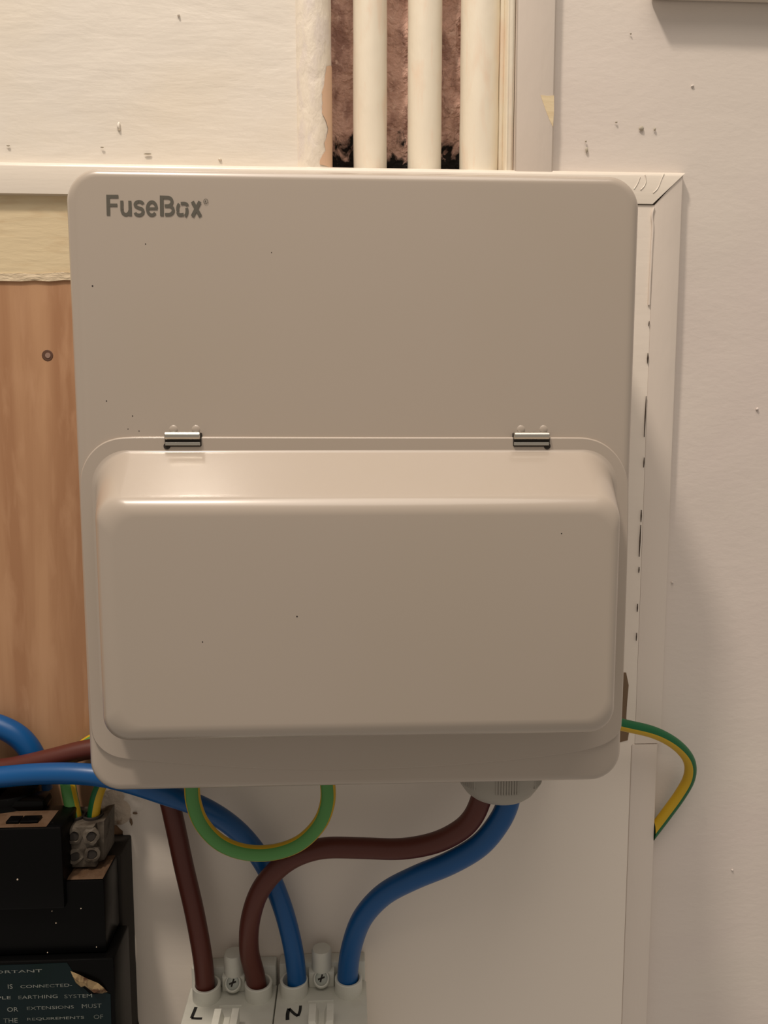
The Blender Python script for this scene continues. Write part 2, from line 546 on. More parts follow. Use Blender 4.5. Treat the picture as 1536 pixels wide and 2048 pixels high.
# rough plaster along the broken edge
def crust(name, cen, sx, sz, h, seed, m, par, Y):
    c = W(cen[0], cen[1], Y)
    bm = bmesh.new()
    vs = {}
    n, rr = 26, 7
    for j in range(rr + 1):
        for i in range(n):
            a = 2 * math.pi * i / n
            f = 1 + 0.55 * noise.noise(Vector((math.cos(a) * 1.4, math.sin(a) * 1.4, seed)))
            q = j / rr
            x, z = c.x + sx * f * q * math.cos(a), c.z + sz * f * q * math.sin(a)
            y = c.y - h * (1 - q ** 2) * (0.6 + 0.9 * abs(noise.noise(Vector((x * 130, seed, z * 130))))) - 0.0006 * noise.noise(Vector((x * 500, seed, z * 500)))
            if q == 1:
                y = c.y + 0.001
            vs[j, i] = bm.verts.new((x, y, z))
    for j in range(rr):
        for i in range(n):
            k = (i + 1) % n
            if j == 0 and i == 0:
                pass
            bm.faces.new((vs[j, i], vs[j, k], vs[j + 1, k], vs[j + 1, i]))
    bmesh.ops.remove_doubles(bm, verts=bm.verts[:], dist=1e-6)
    return link(name, bm, m, par, 60)
crust('plaster_crust', (232, 1612), 0.011, 0.0120, 0.0030, 1.0, M['rough'], panel, PY)
crust('plaster_crust', (262, 1598), 0.010, 0.0100, 0.0016, 2.0, M['panel'], panel, PY)
crust('plaster_crust', (249, 1715), 0.0034, 0.0110, 0.0020, 3.0, M['panel'], panel, PY)
crust('plaster_crust', (262, 1890), 0.0026, 0.020, 0.0012, 4.0, M['panel'], panel, PY)
blob('raw_chip', panel, 262, 1644, 5, 12, M['raw'], 0.0002, PY - 0.0012, 5)
blob('raw_chip', panel, 270, 1627, 8, 4, M['raw'], 0.0002, PY - 0.0012, 6)
# worn cable hole at the panel's right side, beside the unit
bm = bmesh.new()
prism(bm, [XZ(1232, 1344, PY), XZ(1252, 1345, PY), XZ(1257, 1370, PY), XZ(1254, 1405, PY), XZ(1252, 1436, PY), XZ(1258, 1462, PY), XZ(1255, 1480, PY), XZ(1232, 1486, PY)], PY - 0.0003, -0.004)
link('worn_hole', bm, M['raw'], panel)

# ------------------------------------------------------------------ pipes
def pipe(label, px0, px1, Y, m, bump_amp, seed, group='painted pipes in the chase'):
    pxm = 325
    a, b = W(px0, pxm, Y), W(px1, pxm, Y)
    c, r = (a + b) / 2, (b.x - a.x) / 2
    a2, b2 = W(px0, 20, Y), W(px1, 20, Y)
    bm = bmesh.new()
    n, rows = 36, 110
    z0, z1 = z_trim_top - 0.03, 0.60
    rings = []
    for j in range(rows + 1):
        z = z0 + (z1 - z0) * j / rows
        ring = []
        for i in range(n):
            t = 2 * math.pi * i / n
            q = Vector((math.cos(t) * 1.5, math.sin(t) * 1.5 + seed * 5, z * 55))
            rr = r * (1 + bump_amp * noise.noise(q) + bump_amp * 0.6 * noise.noise(q * 3.1))
            ring.append(Vector((c.x + rr * math.cos(t), Y + rr * math.sin(t), z)))
        rings.append(ring)
    loft(bm, rings, True, True)
    o = link('pipe', bm, m, None, 70)
    return tag(o, label, 'pipe', group)
pipe('leftmost pipe, merged into the plaster, white paint flaking off to peach', 592, 664, 0.0042, M['pipe_flake'], 0.012, 1)
PX0, PX1 = 592, 664
def peach(par):
    A, B = W(PX0, 325, 0.0042), W(PX1, 325, 0.0042)
    c, r = (A + B) / 2, (B.x - A.x) / 2
    rows = [(118, 663), (130, 653), (150, 650), (170, 648), (185, 644), (205, 645), (225, 644), (238, 651), (252, 656), (268, 654), (285, 649), (300, 651), (312, 644), (322, 640), (332, 640)]
    bm = bmesh.new()
    grid = []
    for (py, pl), (py2, pl2) in zip(rows, rows[1:]):
        for k in range(5):
            t = k / 5
            y, xl = py + (py2 - py) * t, pl + (pl2 - pl) * t
            z = W(640, y, -0.004).z
            xw = W(xl, y, -0.003).x + 0.0003 * noise.noise(Vector((0, 0, z * 700)))
            a0 = -math.acos(max(-1, min(1, (xw - c.x) / (r * 1.02))))
            grid.append([Vector((c.x + r * 1.03 * math.cos(a0 + (0.2 - a0) * i / 8), 0.0042 + r * 1.03 * math.sin(a0 + (0.2 - a0) * i / 8), z)) for i in range(9)])
    vs = [[bm.verts.new(p) for p in row] for row in grid]
    for a, b in zip(vs, vs[1:]):
        for i in range(8):
            bm.faces.new((a[i], a[i + 1], b[i + 1], b[i]))
    o = link('bare_patch', bm, M['peach'], par, 60)
    o['label'] = 'peach undercoat showing where the white paint has flaked away'
P1 = [o for o in C.objects if o.name.startswith('pipe')][0]
peach(P1)
pipe('second pipe from the left above the unit, between two bare brown strips', 707, 774, 0.010, M['pipe'], 0.015, 2)
pipe('third pipe from the left above the unit, with a long hairline scratch', 815, 882, 0.010, M['pipe'], 0.015, 3)
pipe('rightmost cream pipe, against the narrow bead and white board', 919, 995, 0.008, M['pipe'], 0.02, 4)

# pale box at the frame's top right corner (its underside just shows)
b0 = W(1298, 4, 0)
tb = thing('wall_box', 'pale painted box on the wall at the top right corner, only its underside showing', 'box', (b0.x + 0.08, 0, b0.z))
bm = bmesh.new()
box(bm, (b0.x, -0.0115, b0.z + 0.0002), (b0.x + 0.22, -0.0006, b0.z + 0.10), 0.0015)
link('case', bm, M['gloss'], tb, 40)
bm = bmesh.new()
box(bm, (b0.x - 0.0005, -0.0150, b0.z + 0.010), (b0.x + 0.2205, -0.0117, b0.z + 0.102), 0.0012)
link('front_lid', bm, M['gloss'], tb, 40)

# ------------------------------------------------------------------ consumer unit
FY = -0.085
uxl = W(147.6, 858, FY).x
uxr = W(1267, 858, FY).x
uzt = W(700, 340, FY).z
uzb = W(696, 1576, FY).z
unit = thing('consumer_unit', 'white metal fuse box with a domed hinged lid, mounted above the cables', 'fuse box', ((uxl + uxr) / 2, -0.0, uzb))
# back case
bm = bmesh.new()
box(bm, (uxl + 0.003, FY + 0.018, uzb + 0.002), (uxr - 0.003, -0.0125, uzt - 0.004), 0.003, 2)
link('case', bm, M['metal_white'], unit, 40)
# front cover: a shallow tray with rolled edges
R0 = 0.0135
rings = []
fil = 0.0042
prof = [(0.0015, 0.020), (0.0, 0.0195)]
for k in range(0, 9):
    a = math.pi / 2 * k / 8
    prof.append((fil * (1 - math.cos(a)), fil * (1 - math.sin(a))))
for (ins, dy) in prof:
    rings.append([(x, FY + dy, z) for x, z in rrect(uxl + ins, uxr - ins, uzb + ins, uzt - ins, max(R0 - ins, 0.004), 14)])
bm = bmesh.new()
loft(bm, rings, True, True)
link('front_cover', bm, M['metal_white'], unit, 35)

# lid: flat flange with a smile-shaped lower edge, and the dome
outline = [(330, 873), (760, 874), (1150, 874), (1172, 875), (1198, 882), (1222, 898), (1240, 920), (1251, 946), (1256, 978), (1252, 1150), (1247, 1300), (1242, 1440),
           (1240, 1458), (1225, 1477), (1200, 1491), (1140, 1505), (1000, 1521), (860, 1532), (700, 1538), (560, 1537), (420, 1530), (300, 1521), (240, 1515), (214, 1504), (196, 1488), (186, 1470),
           (183, 1440), (175, 1250), (166, 1080), (161, 970), (164, 940), (178, 910), (202, 887), (230, 876), (260, 873)]
P = [Vector(XZ(a, b, FY)) for a, b in outline]
def chaikin(P):
    q = []
    for i in range(len(P)):
        a, b = P[i], P[(i + 1) % len(P)]
        q += [a.lerp(b, 0.25), a.lerp(b, 0.75)]
    return q
P = chaikin(chaikin(P))
def inset(P, d):
    out = []
    n = len(P)
    cen = sum(P, Vector((0, 0))) / n
    for i in range(n):
        t = (P[(i + 1) % n] - P[i - 1]).normalized()
        nn = Vector((-t.y, t.x))
        if nn.dot(cen - P[i]) < 0:
            nn = -nn
        out.append(P[i] + nn * d)
    return out
lid = None
bm = bmesh.new()
rr = []
for d, y in ((0.0, FY + 0.0004), (0.0, FY - 0.0011), (0.0002, FY - 0.0015), (0.0006, FY - 0.0018)):
    rr.append([(p.x, y, p.y) for p in inset(P, d)])
loft(bm, rr, False, True)
lid = link('lid', bm, M['metal_white'], unit, 30)

H = 0.034
LY = FY - 0.0017
dl = W(200, 1150, LY).x
dr = W(1219, 1150, LY).x
dt = W(700, 903, LY).z
fl = W(196, 1200, LY - H).x
fr = W(1237, 1200, LY - H).x
ft = W(700, 1005, LY - H).z
fb = W(700, 1484, LY - H).z
db = fb - 0.0025
bm = bmesh.new()
rings = []
NR = 26
Rf, Rb = 0.0085, 0.004
def prof_side(total_in, H, Rtop, Rbase):
    """inset of a drafted side against height: concave foot, straight draft, rounded shoulder -> list of (inset, h) sampled by parameter"""
    th = math.atan2(H, total_in)                 # slope angle of the wall from the flat
    pts = []
    tb_ = Rbase * math.tan(th / 2)
    tt_ = Rtop * math.tan(th / 2)
    for k in range(9):                            # foot fillet
        a = th * k / 8
        pts.append((-tb_ + Rbase * math.sin(a), Rbase * (1 - math.cos(a))))
    for k in range(13):                           # shoulder
        a = th * (1 - k / 12)
        pts.append((total_in + tt_ - Rtop * math.sin(a), H - Rtop * (1 - math.cos(a))))
    return pts
s_l = prof_side(max(fl - dl, 0.0015), H, 0.0095, 0.003)
s_r = prof_side(max(dr - fr, 0.0015), H, 0.0050, 0.003)
s_t = prof_side(dt - ft, H, 0.0085, 0.0016)
s_b = prof_side(fb - db, H, 0.0085, 0.0025)
# height per ring must agree all round: resample every profile on one list of heights
hs = [0, 0.0003, 0.0008, 0.0016, 0.0026, 0.004, 0.006, 0.012, 0.018, 0.022]
hs += [H - 0.011 * (1 - k / 16) ** 2 for k in range(0, 17)]
def at(prof, h):
    for (i0, h0), (i1, h1) in zip(prof, prof[1:]):
        if h0 - 1e-9 <= h <= h1 + 1e-9:
            return i0 + (i1 - i0) * ((h - h0) / (h1 - h0) if h1 > h0 else 1)
    return prof[-1][0]
def ring_at(h):
    x0, x1 = dl + at(s_l, h), dr - at(s_r, h)
    z1, z0 = dt - at(s_t, h), db + at(s_b, h)
    r = 0.0150 + (0.0090 - 0.0150) * min(1, h / H)
    return [(x, LY - h, z) for x, z in rrect(x0, x1, z0, z1, r, 12)]
rings = [ring_at(h) for h in hs]
# last rings: the four sides reach the flat at different insets, so walk them in to the end
e = [s_l[-1][0], s_r[-1][0], s_t[-1][0], s_b[-1][0]]
loft(bm, rings, False, True)
link('lid_dome', bm, M['metal_white'], lid, 32)

# hinges: rolled steel barrel over a dark slot
def hinge(pxc, bead_left):
    y = FY - 0.0008
    a, b = W(pxc - 36, 866, y), W(pxc + 35, 866, y)
    zc = W(pxc, 873, y).z
    h = bpy.data.objects.new('hinge', None)
    C.objects.link(h)
    h.parent = unit
    h.location = Vector(((a.x + b.x) / 2, FY, zc)) - unit.location
    h.empty_display_size = 0.01
    bm = bmesh.new()
    s0, s1 = W(pxc, 865, FY).z, W(pxc, 893, FY).z
    prism(bm, rrect(a.x - 0.0001, b.x + 0.0003, s1, s0, 0.0006, 3), LY - 0.0004, FY + 0.0005)
    ex = a.x if bead_left else b.x
    lathe(bm, (ex + (0.0007 if bead_left else -0.0007), LY + 0.0005, W(pxc, 892, FY).z), (0, -1, 0), [(0, 0.0014), (0.00085, 0.0014)], 14)
    link('slot', bm, M['slot'], h)
    bm = bmesh.new()
    lathe(bm, (a.x, LY - 0.0004, zc + 0.0003), (1, 0, 0), [(0, 0.0013), (0.0003, 0.00165), (b.x - a.x - 0.0003, 0.00165), (b.x - a.x, 0.0013)], 20)
    link('barrel', bm, M['steel'], h, 40)
    bm = bmesh.new()
    z1 = W(pxc, 889, LY).z
    box(bm, (a.x + 0.0001, LY - 0.0010, z1 - 0.0004), (b.x - 0.0001, LY - 0.0003, z1 + 0.0010), 0.0002)
    link('tongue', bm, M['steel'], h)
    # the two pressed dimples above
    for dx in (-20, 25):
        q = W(pxc + dx, 859, FY)
        bm = bmesh.new()
        lathe(bm, (q.x, FY + 0.0003, q.z), (0, -1, 0), [(0, 0.0022), (0.0004, 0.0017), (0.0007, 0.0009)], 14)
        link('dimple', bm, M['metal_white'], h, 80)
hinge(367, True)
hinge(1062, False)

# lettering, traced as strokes in the print's own grid (x right, y down)
LT0 = (200, 370, 6.4)
def G(pts):
    return [XZ(LT0[0] + a / LT0[2], LT0[1] + b / LT0[2], FY - 0.00015) for a, b in pts]
bm = bmesh.new()
UN = 0.325 / FPX / 6.4
SN = [0]
def S(pts, wd):
    SN[0] += 1
    stroke(bm, G(pts), wd * UN, FY - 0.00015 - 0.000006 * SN[0])
S([(102, 125), (108, 390)], 42)
S([(82, 147), (235, 147)], 40)
S([(110, 257), (222, 257)], 36)
S([(279, 200), (281, 318)] + arc(332, 318, 50, 60, 180, 350), 38)
S([(382, 202), (388, 395)], 38)
S(arc(499, 250, 52, 38, 10, 100, 8) + arc(499, 250, 50, 38, 100, 235, 10) + [(505, 296)] + arc(502, 340, 50, 45, 62, -90, 10) + arc(500, 345, 52, 40, -90, -168, 8), 36)
S(arc(664, 300, 58, 84, -42, -180, 14) + arc(664, 300, 58, 84, 180, 12, 16) + [(722, 300)], 36)
S([(600, 301), (735, 301)], 28)
S([(789, 136), (793, 396)], 44)
S([(800, 156), (862, 158)] + arc(866, 212, 56, 54, 90, -90, 14) + [(828, 267)], 36)
S([(850, 267)] + arc(880, 322, 58, 55, 90, -90, 14) + [(832, 377)], 36)
S(arc(1040, 305, 46, 74, 122, 205, 10), 36)
S([(1034, 236)] + arc(1072, 268, 48, 34, 100, 5, 8), 36)
S(arc(1066, 330, 48, 78, 28, -62, 10), 36)
S([(996, 350)] + arc(1030, 350, 34, 30, 190, 275, 6) + [(1072, 376)], 36)
S([(1182, 212), (1288, 402)], 42)
S([(1280, 212), (1182, 402)], 42)
S(arc(1354, 211, 27, 31, 0, 360, 24), 6)
S([(1347, 225), (1347, 197)], 6)
S([(1347, 199), (1358, 201), (1358, 210), (1347, 212)], 5)
S([(1350, 212), (1362, 226)], 6)
for f in bm.faces:
    f.normal_update()
    if f.normal.y > 0:
        f.normal_flip()
me = bpy.data.meshes.new('lettering')
bmesh.ops.translate(bm, verts=bm.verts[:], vec=-unit.location)
bm.to_mesh(me); bm.free()
me.materials.append(M['logo'])
lo = bpy.data.objects.new('lettering', me)
C.objects.link(lo)
lo.parent = unit
lo['label'] = 'grey printed word FuseBox'

# tiny dark specks on the enamel
for (px, py, s_) in [(185, 572, 2), (291, 488, 1.5), (213, 802, 1.6), (594, 1233, 2), (405, 1284, 1.5), (1123, 1067, 1.6), (265, 832, 1.5), (278, 862, 1.3), (256, 858, 1.2), (1112, 877, 1.6), (543, 505, 1.2), (404, 948, 1.6), (650, 1012, 2)]:
    c = W(px, py, FY)
    yy = FY
    if 184 < px < 1236 and py > 1020:
        c = W(px, py, LY - H); yy = LY - H
    elif py > 903:
        continue
    bm = bmesh.new()
    lathe(bm, (c.x, yy + .00005, c.z), (0, -1, 0), [(0, s_ * .0002), (.00012, s_ * .00014)], 8)
    link('dust_speck', bm, M['slot'], unit)

# cable gland under the case
gc = W(997, 1600, -0.047)
gr = (W(1078, 1585, -0.047).x - W(915, 1585, -0.047).x) / 2
gz_low = W(997, 1611, -0.047 - gr * 0.72).z
bm = bmesh.new()
gh = (uzb + 0.004) - gz_low
lathe(bm, (gc.x, -0.047, uzb + 0.004), (0, 0, -1), [(0, gr), (gh * 0.62, gr), (gh * 0.78, gr * 0.96), (gh * 0.92, gr * 0.84), (gh, gr * 0.72), (gh, gr * 0.62), (gh * 0.8, gr * 0.60)], 48)
gl = link('cable_gland', bm, M['gland'], unit, 35)
for base in range(0, 6):
    for k in range(9):
        a = rad(base * 60 - 90) + (k - 4) * 0.062
        x, y = gc.x + gr * math.cos(a), -0.047 + gr * math.sin(a)
        bm = bmesh.new()
        box(bm, (x - 0.0004, y - 0.0004, uzb + 0.003 - gh * 0.66), (x + 0.0004, y + 0.0004, uzb + 0.003))
        if abs(math.sin(a) + 1) < 0.9:
            link('rib', bm, M['gland'], gl)
        else:
            bm.free()
# small white grommet where the earth loop leaves the case
g2 = W(397, 1575, -0.045)
bm = bmesh.new()
lathe(bm, (g2.x, -0.045, uzb + 0.003), (0, 0, -1), [(0, 0.0085), (0.0030, 0.0085), (0.0044, 0.0075), (0.0048, 0.0045)], 28)
link('grommet', bm, M['metal_white'], unit, 40)

# ------------------------------------------------------------------ cables
def cable(name, label, pts, r, mats, stripe=None, group=None, trim_x=None):
    bm = bmesh.new()
    tube(bm, spline([W(a, b, y) for a, b, y in pts], 12), r, 24, stripe)
    if trim_x is not None:      # the end runs in against the trim's side and stops there
        zc = W(1340, 1600, -.006).z
        vs = [v for v in bm.verts if v.co.z < zc]
        es = [e for e in bm.edges if e.verts[0].co.z < zc and e.verts[1].co.z < zc]
        fs = [f for f in bm.faces if all(v.co.z < zc for v in f.verts)]
        bmesh.ops.bisect_plane(bm, geom=vs + es + fs, plane_co=(trim_x, 0, 0), plane_no=(-1, 0, 0), clear_outer=True)
    o = link(name, bm, mats, None, 60)
    return tag(o, label, 'cable', group)

cable('brown_cable', 'brown cable from behind the unit down into the first socket, marked L',
      [(-70, 1534, -.0175), (0, 1538, -.0195), (90, 1520, -.022), (175, 1499, -.022), (240, 1494, -.022), (296, 1520, -.022), (332, 1580, -.0205), (350, 1650, -.020),
       (367, 1730, -.020), (388, 1820, -.021), (403, 1900, -.022), (409, 1950, -.022), (411, 1990, -.022)], .0051, M['brown'])
cable('blue_cable', 'blue cable crossing in from the side below the unit to the N block',
      [(-70, 1560, -.034), (0, 1554, -.034), (90, 1547, -.036), (180, 1549, -.038), (250, 1562, -.038), (330, 1588, -.035), (410, 1617, -.028), (478, 1664, -.0205), (528, 1728, -.0175),
       (562, 1805, -.0175), (583, 1880, -.020), (593, 1945, -.022), (594, 1985, -.022)], .0052, M['blue'])
cable('blue_cable', 'short blue arc of cable in front of the bare pine board',
      [(-70, 1442, -.0098), (-30, 1445, -.0098), (5, 1455, -.0098), (38, 1474, -.0098), (62, 1503, -.0098), (76, 1540, -.0098), (82, 1580, -.0105)], .0058, M['blue'])
cable('brown_cable', 'brown cable bending from the gland into the second socket of the L block',
      [(966, 1574, -.047), (962, 1598, -.047), (946, 1634, -.046), (918, 1662, -.043), (868, 1686, -.038), (800, 1698, -.034), (720, 1696, -.033), (640, 1697, -.033), (575, 1722, -.033), (524, 1774, -.032),
       (501, 1838, -.029), (498, 1900, -.025), (510, 1950, -.022), (516, 1990, -.022)], .0052, M['brown'])
cable('blue_cable', 'blue cable curving from the gland into the last socket of the N block',
      [(1019, 1575, -.046), (1016, 1605, -.047), (998, 1644, -.047), (960, 1690, -.045), (900, 1726, -.041), (830, 1755, -.036), (768, 1788, -.030), (725, 1835, -.026), (704, 1890, -.023), (696, 1940, -.022),
       (695, 1980, -.022)], .0056, M['blue'])
cable('earth_cable', 'green and yellow cable looped in front of the crossing cables under the unit',
      [(384, 1560, -.045), (386, 1600, -.046), (402, 1645, -.047), (438, 1684, -.048), (488, 1704, -.048), (545, 1705, -.048), (600, 1686, -.048), (640, 1646, -.047), (656, 1600, -.046), (654, 1556, -.045)],
      .0038, [M['green'], M['yellow']], [(40, 110), (262, 300)])
cable('earth_cable', 'thin green and yellow cable curving out past the trim onto the bare wall',
      [(1190, 1436, -.030), (1246, 1450, -.0265), (1308, 1465, -.0225), (1352, 1489, -.0185), (1378, 1520, -.0145), (1379, 1554, -.011), (1360, 1590, -.008), (1331, 1630, -.0055), (1312, 1655, -.0042), (1290, 1684, -.0042)],
      .0032, [M['green_dark'], M['yellow']], [(0, 150)], trim_x=xr2 + 0.0002)
cable('earth_cable', 'thick green and yellow cable dropping into the grubby connector beside the black cutout',
      [(225, 1466, -.0092), (192, 1478, -.0092), (163, 1496, -.0092), (142, 1520, -.0115), (134, 1548, -.020), (138, 1580, -.0265), (145, 1615, -.030), (151, 1645, -.031), (152, 1660, -.031)],
      .0037, [M['green'], M['yellow']], [(60, 120), (275, 318)])
cable('earth_cable', 'second green and yellow cable in the grubby connector, half yellow half dark green',
      [(222, 1535, -.024), (206, 1562, -.027), (194, 1592, -.030), (188, 1622, -.031), (187, 1645, -.031), (187, 1660, -.031)],
      .0031, [M['green_dark'], M['yellow']], [(225, 360)])

# ------------------------------------------------------------------ terminal blocks
def terminal(label, sockets, scr, xl, xr, clip_px, ink):
    """sockets: (px, py) of the two rims; the deck is level and runs toward the camera"""
    yc = -.022
    zr = sum(W(a, b, yc).z for a, b in sockets) / 2
    zd = zr - .0075
    t = thing('terminal_block', label, 'terminal', ((xl + xr) / 2, -.0105, zd - .04))
    bm = bmesh.new()
    y0, y1 = -.070, -.0300
    xs = [W(a, b, yc).x for a, b in sockets]
    rs = .0074
    box(bm, (xl, y0, zd - .05), (xr, -.0145, zd), 0.0008)
    link('body', bm, M['block'], t, 40)
    bm = bmesh.new()      # raised back wall against the panel
    box(bm, (xl + .0006, -.0143, zd - .05), (xr - .0006, -.0062, zr + .0035), 0.0008)
    link('back_plate', bm, M['block'], t, 40)
    for x in xs:
        bm = bmesh.new()
        lathe(bm, (x, yc, zd - .001), (0, 0, 1), [(0, rs), (zr - zd + .0008, rs), (zr - zd + .0012, rs - .0004), (zr - zd + .0012, rs - .0013), (zr - zd + .0008, rs - .0016), (0.0025, rs - .0017)], 36)
        link('socket', bm, M['block'], t, 40)
    # screw recess between the sockets
    s = W(scr[0], scr[1], -.0215)
    bm = bmesh.new()
    cx = sum(xs) / 2
    w2 = (xs[1] - xs[0]) / 2 - rs - .0004
    prism(bm, [(cx - w2, zd), (cx + w2, zd), (cx + w2, zr + .0012), (cx - w2, zr + .0012)], -.0190, -.0144, 0.0004)
    link('screw_pad', bm, M['block'], t, 40)
    bm = bmesh.new()
    lathe(bm, (cx, -.0150, zr - .004), (0, 0, 1), [(0, .0054), (.0155, .0054), (.0165, .0048)], 28)
    link('fixing_boss', bm, M['block'], t, 40)
    ax = Vector((0, -.75, .66))
    sc = Vector((cx, -.0205, zr - .0012))
    bm = bmesh.new()
    lathe(bm, sc, ax, [(-.003, .0046), (0, .0046), (.0008, .0040)], 24)
    sk = link('screw_seat', bm, M['block'], t, 40)
    bm = bmesh.new()
    lathe(bm, sc + ax.normalized() * .0008, ax, [(0, .0034), (.0005, .0034), (.0008, .0026)], 24)
    sh = link('screw', bm, M['screw'], t, 40)
    bm = bmesh.new()
    u = Vector((1, 0, 0)); v = ax.normalized().cross(u)
    q = sc + ax.normalized() * .00175
    for d1, d2 in ((u, v), (v, u)):
        d1r, d2r = (d1 + d2 * .3).normalized(), (d2 - d1 * .3).normalized() if d1 is u else (d2 - d1 * .3).normalized()
        vs = [bm.verts.new(q + d1r * .0019 * a + d2r * .00045 * b) for a, b in ((1, 1), (-1, 1), (-1, -1), (1, -1))]
        bm.faces.new(vs)
    link('cross_recess', bm, M['slot'], sh)
    # front clip tower with a notch
    c = W(clip_px[0], clip_px[1], -.046)
    bm = bmesh.new()
    hw = .0062
    hh = .0105
    prism(bm, [(c.x - hw, zd - .002), (c.x + hw, zd - .002), (c.x + hw, zd + hh), (c.x + hw * .45, zd + hh), (c.x + hw * .22, zd + hh * .55), (c.x - hw * .22, zd + hh * .55), (c.x - hw * .45, zd + hh), (c.x - hw, zd + hh)],
          -.056, -.0440, 0.0006)
    link('clip', bm, M['block'], t, 40)
    # raised ribs beside the sockets
    bm = bmesh.new()
    box(bm, (cx - w2, -.0300, zd - .001), (cx + w2, -.0290, zd + .0008), .0002)
    link('ridge', bm, M['block'], t)
    # marker letter on the deck
    bm = bmesh.new()
    k = (zd)
    def on_deck(px, py):
        d = ROT @ Vector(((px - CX) / FPX, -(py - CY) / FPX, -1))
        tt = (zd + .00012) / d.z
        return Vector((d.x * tt, d.y * tt - DIST, zd + .00012))
    for st, wd in ink:
        pts = [on_deck(a, b) for a, b in st]
        pts = spline(pts, 6)
        n = len(pts)
        L, R = [], []
        for i, p in enumerate(pts):
            d = (pts[min(i + 1, n - 1)] - pts[max(i - 1, 0)]).normalized()
            nn = Vector((-d.y, d.x, 0)) * wd / 2
            L.append(bm.verts.new(p + nn)); R.append(bm.verts.new(p - nn))
        for i in range(n - 1):
            bm.faces.new((L[i], R[i], R[i + 1], L[i + 1]))
    for f in bm.faces:
        f.normal_update()
        if f.normal.z < 0:
            f.normal_flip()
    me = bpy.data.meshes.new('marking')
    bmesh.ops.translate(bm, verts=bm.verts[:], vec=-t.location)
    bm.to_mesh(me); bm.free()
    me.materials.append(M['ink'])
    o = bpy.data.objects.new('marking', me)
    C.objects.link(o)
    o.parent = t
    o['label'] = 'hand-drawn black marker letter'
    return t
xL0 = W(375, 1975, -.022).x
xL1 = W(553, 1975, -.022).x
xN1 = W(733, 1960, -.022).x
terminal('grey terminal block marked L, holding two brown cables', [(413, 1966), (517, 1966)], (466, 1949), xL0, xL1 - .0003, (453, 2030),
         [([(392, 2014), (388, 2024), (383, 2036)], .0017), ([(383, 2036), (393, 2037), (404, 2037)], .0015)])
terminal('grey terminal block marked N, holding two blue cables', [(588, 1962), (697, 1952)], (643, 1941), xL1 + .0003, xN1, (643, 2022),
         [([(575, 2040), (575, 2028), (578, 2017)], .0019), ([(578, 2017), (588, 2027), (596, 2032)], .0016), ([(596, 2032), (600, 2022), (601, 2011)], .0015)])

# ------------------------------------------------------------------ black service cutout with label
cut = thing('service_cutout', 'black electricity cutout with a torn dark green label, at the lower left', 'fuse holder', (-0.13, -0.004, -0.33))
mY = -0.050
xm = W(211, 1850, mY).x
zt_m = W(160, 1762, mY).z
zt_l = W(120, 1921, -0.054).z
bm = bmesh.new()
box(bm, (-0.34, mY, zt_l + 0.0006), (xm, -0.0275, zt_m), 0.0012)
link('cover', bm, [M['black']], cut, 40)
bm = bmesh.new()
box(bm, (-0.34, -0.0262, BOTZ + 0.1), (xm + 0.0010, -0.0042, zt_m - 0.001), 0.0010)
link('base', bm, M['black_side'], cut, 40)
xl_ = W(230, 1990, -0.054).x
bm = bmesh.new()
box(bm, (-0.34, -0.054, BOTZ + 0.1), (xl_, -0.0275, zt_l), 0.0012)
link('lower_cover', bm, M['black'], cut, 40)
# dust on the ledge
bm = bmesh.new()
xd0 = W(100, 1750, mY).x
nx, ny = 40, 14
vs = [[bm.verts.new((xd0 + (xm - 0.0008 - xd0) * i / nx, mY + 0.001 + (0.021) * k / ny,
                     zt_m + 0.0002 + 0.0012 * abs(noise.noise(Vector((i * .35, k * .35, 0)))) * (0 if i in (0, nx) or k in (0, ny) else 1))) for i in range(nx + 1)] for k in range(ny + 1)]
for k in range(ny):
    for i in range(nx):
        bm.faces.new((vs[k][i], vs[k][i + 1], vs[k + 1][i + 1], vs[k + 1][i]))
link('dust', bm, M['dust'], cut, 60)['kind'] = 'stuff'
# upper block and the round cap behind it
uY = -0.0535
xu = W(124, 1700, uY).x
zu = W(60, 1657, uY).z
bm = bmesh.new()
box(bm, (-0.34, uY, zt_m - 0.012), (xu, -0.030, zu), 0.0012)
link('carrier', bm, M['black'], cut, 40)
bm = bmesh.new()
xk = W(90, 1640, uY).x
vs = [[bm.verts.new((-0.33 + (xk + 0.33) * i / 60, uY + 0.001 + 0.016 * k / 10, zu + 0.0002 + (0.0007 * abs(noise.noise(Vector((i * .3, k * .4, 9)))) if 0 < k < 10 and 0 < i < 60 else 0))) for i in range(61)] for k in range(11)]
for k in range(10):
    for i in range(60):
        bm.faces.new((vs[k][i], vs[k][i + 1], vs[k + 1][i + 1], vs[k + 1][i]))
link('dust', bm, M['dust'], cut, 60)['kind'] = 'stuff'
for (pa, pb) in ((18, 44), (46, 82)):
    a, b = W(pa, 1636, uY + .008), W(pb, 1636, uY + .008)
    bm = bmesh.new()
    box(bm, (a.x, uY + .004, zu + .0002), (b.x, uY + .010, zu + .0016), .0004)
    link('moulded_lug', bm, M['black'], cut, 40)
bm = bmesh.new()
cxr = W(122, 1600, -0.036).x
ztc = W(60, 1574, -0.024).z
lathe(bm, (cxr - 0.030, -0.0235, zu - 0.001), (0, 0, 1), [(0, 0.0160), (0.002, 0.0152), (0.004, 0.0146), (ztc - zu, 0.0146), (ztc - zu + 0.001, 0.014)], 40)
link('cap', bm, M['black'], cut, 40)
bm = bmesh.new()
box(bm, (-0.34, -0.0375, zu - 0.001), (cxr - 0.030, -0.024, ztc), .001)
box(bm, (cxr - 0.036, -0.0368, zu - 0.001), (cxr - 0.008, -0.024, ztc - 0.001), .003)
link('cap_housing', bm, M['black'], cut, 40)
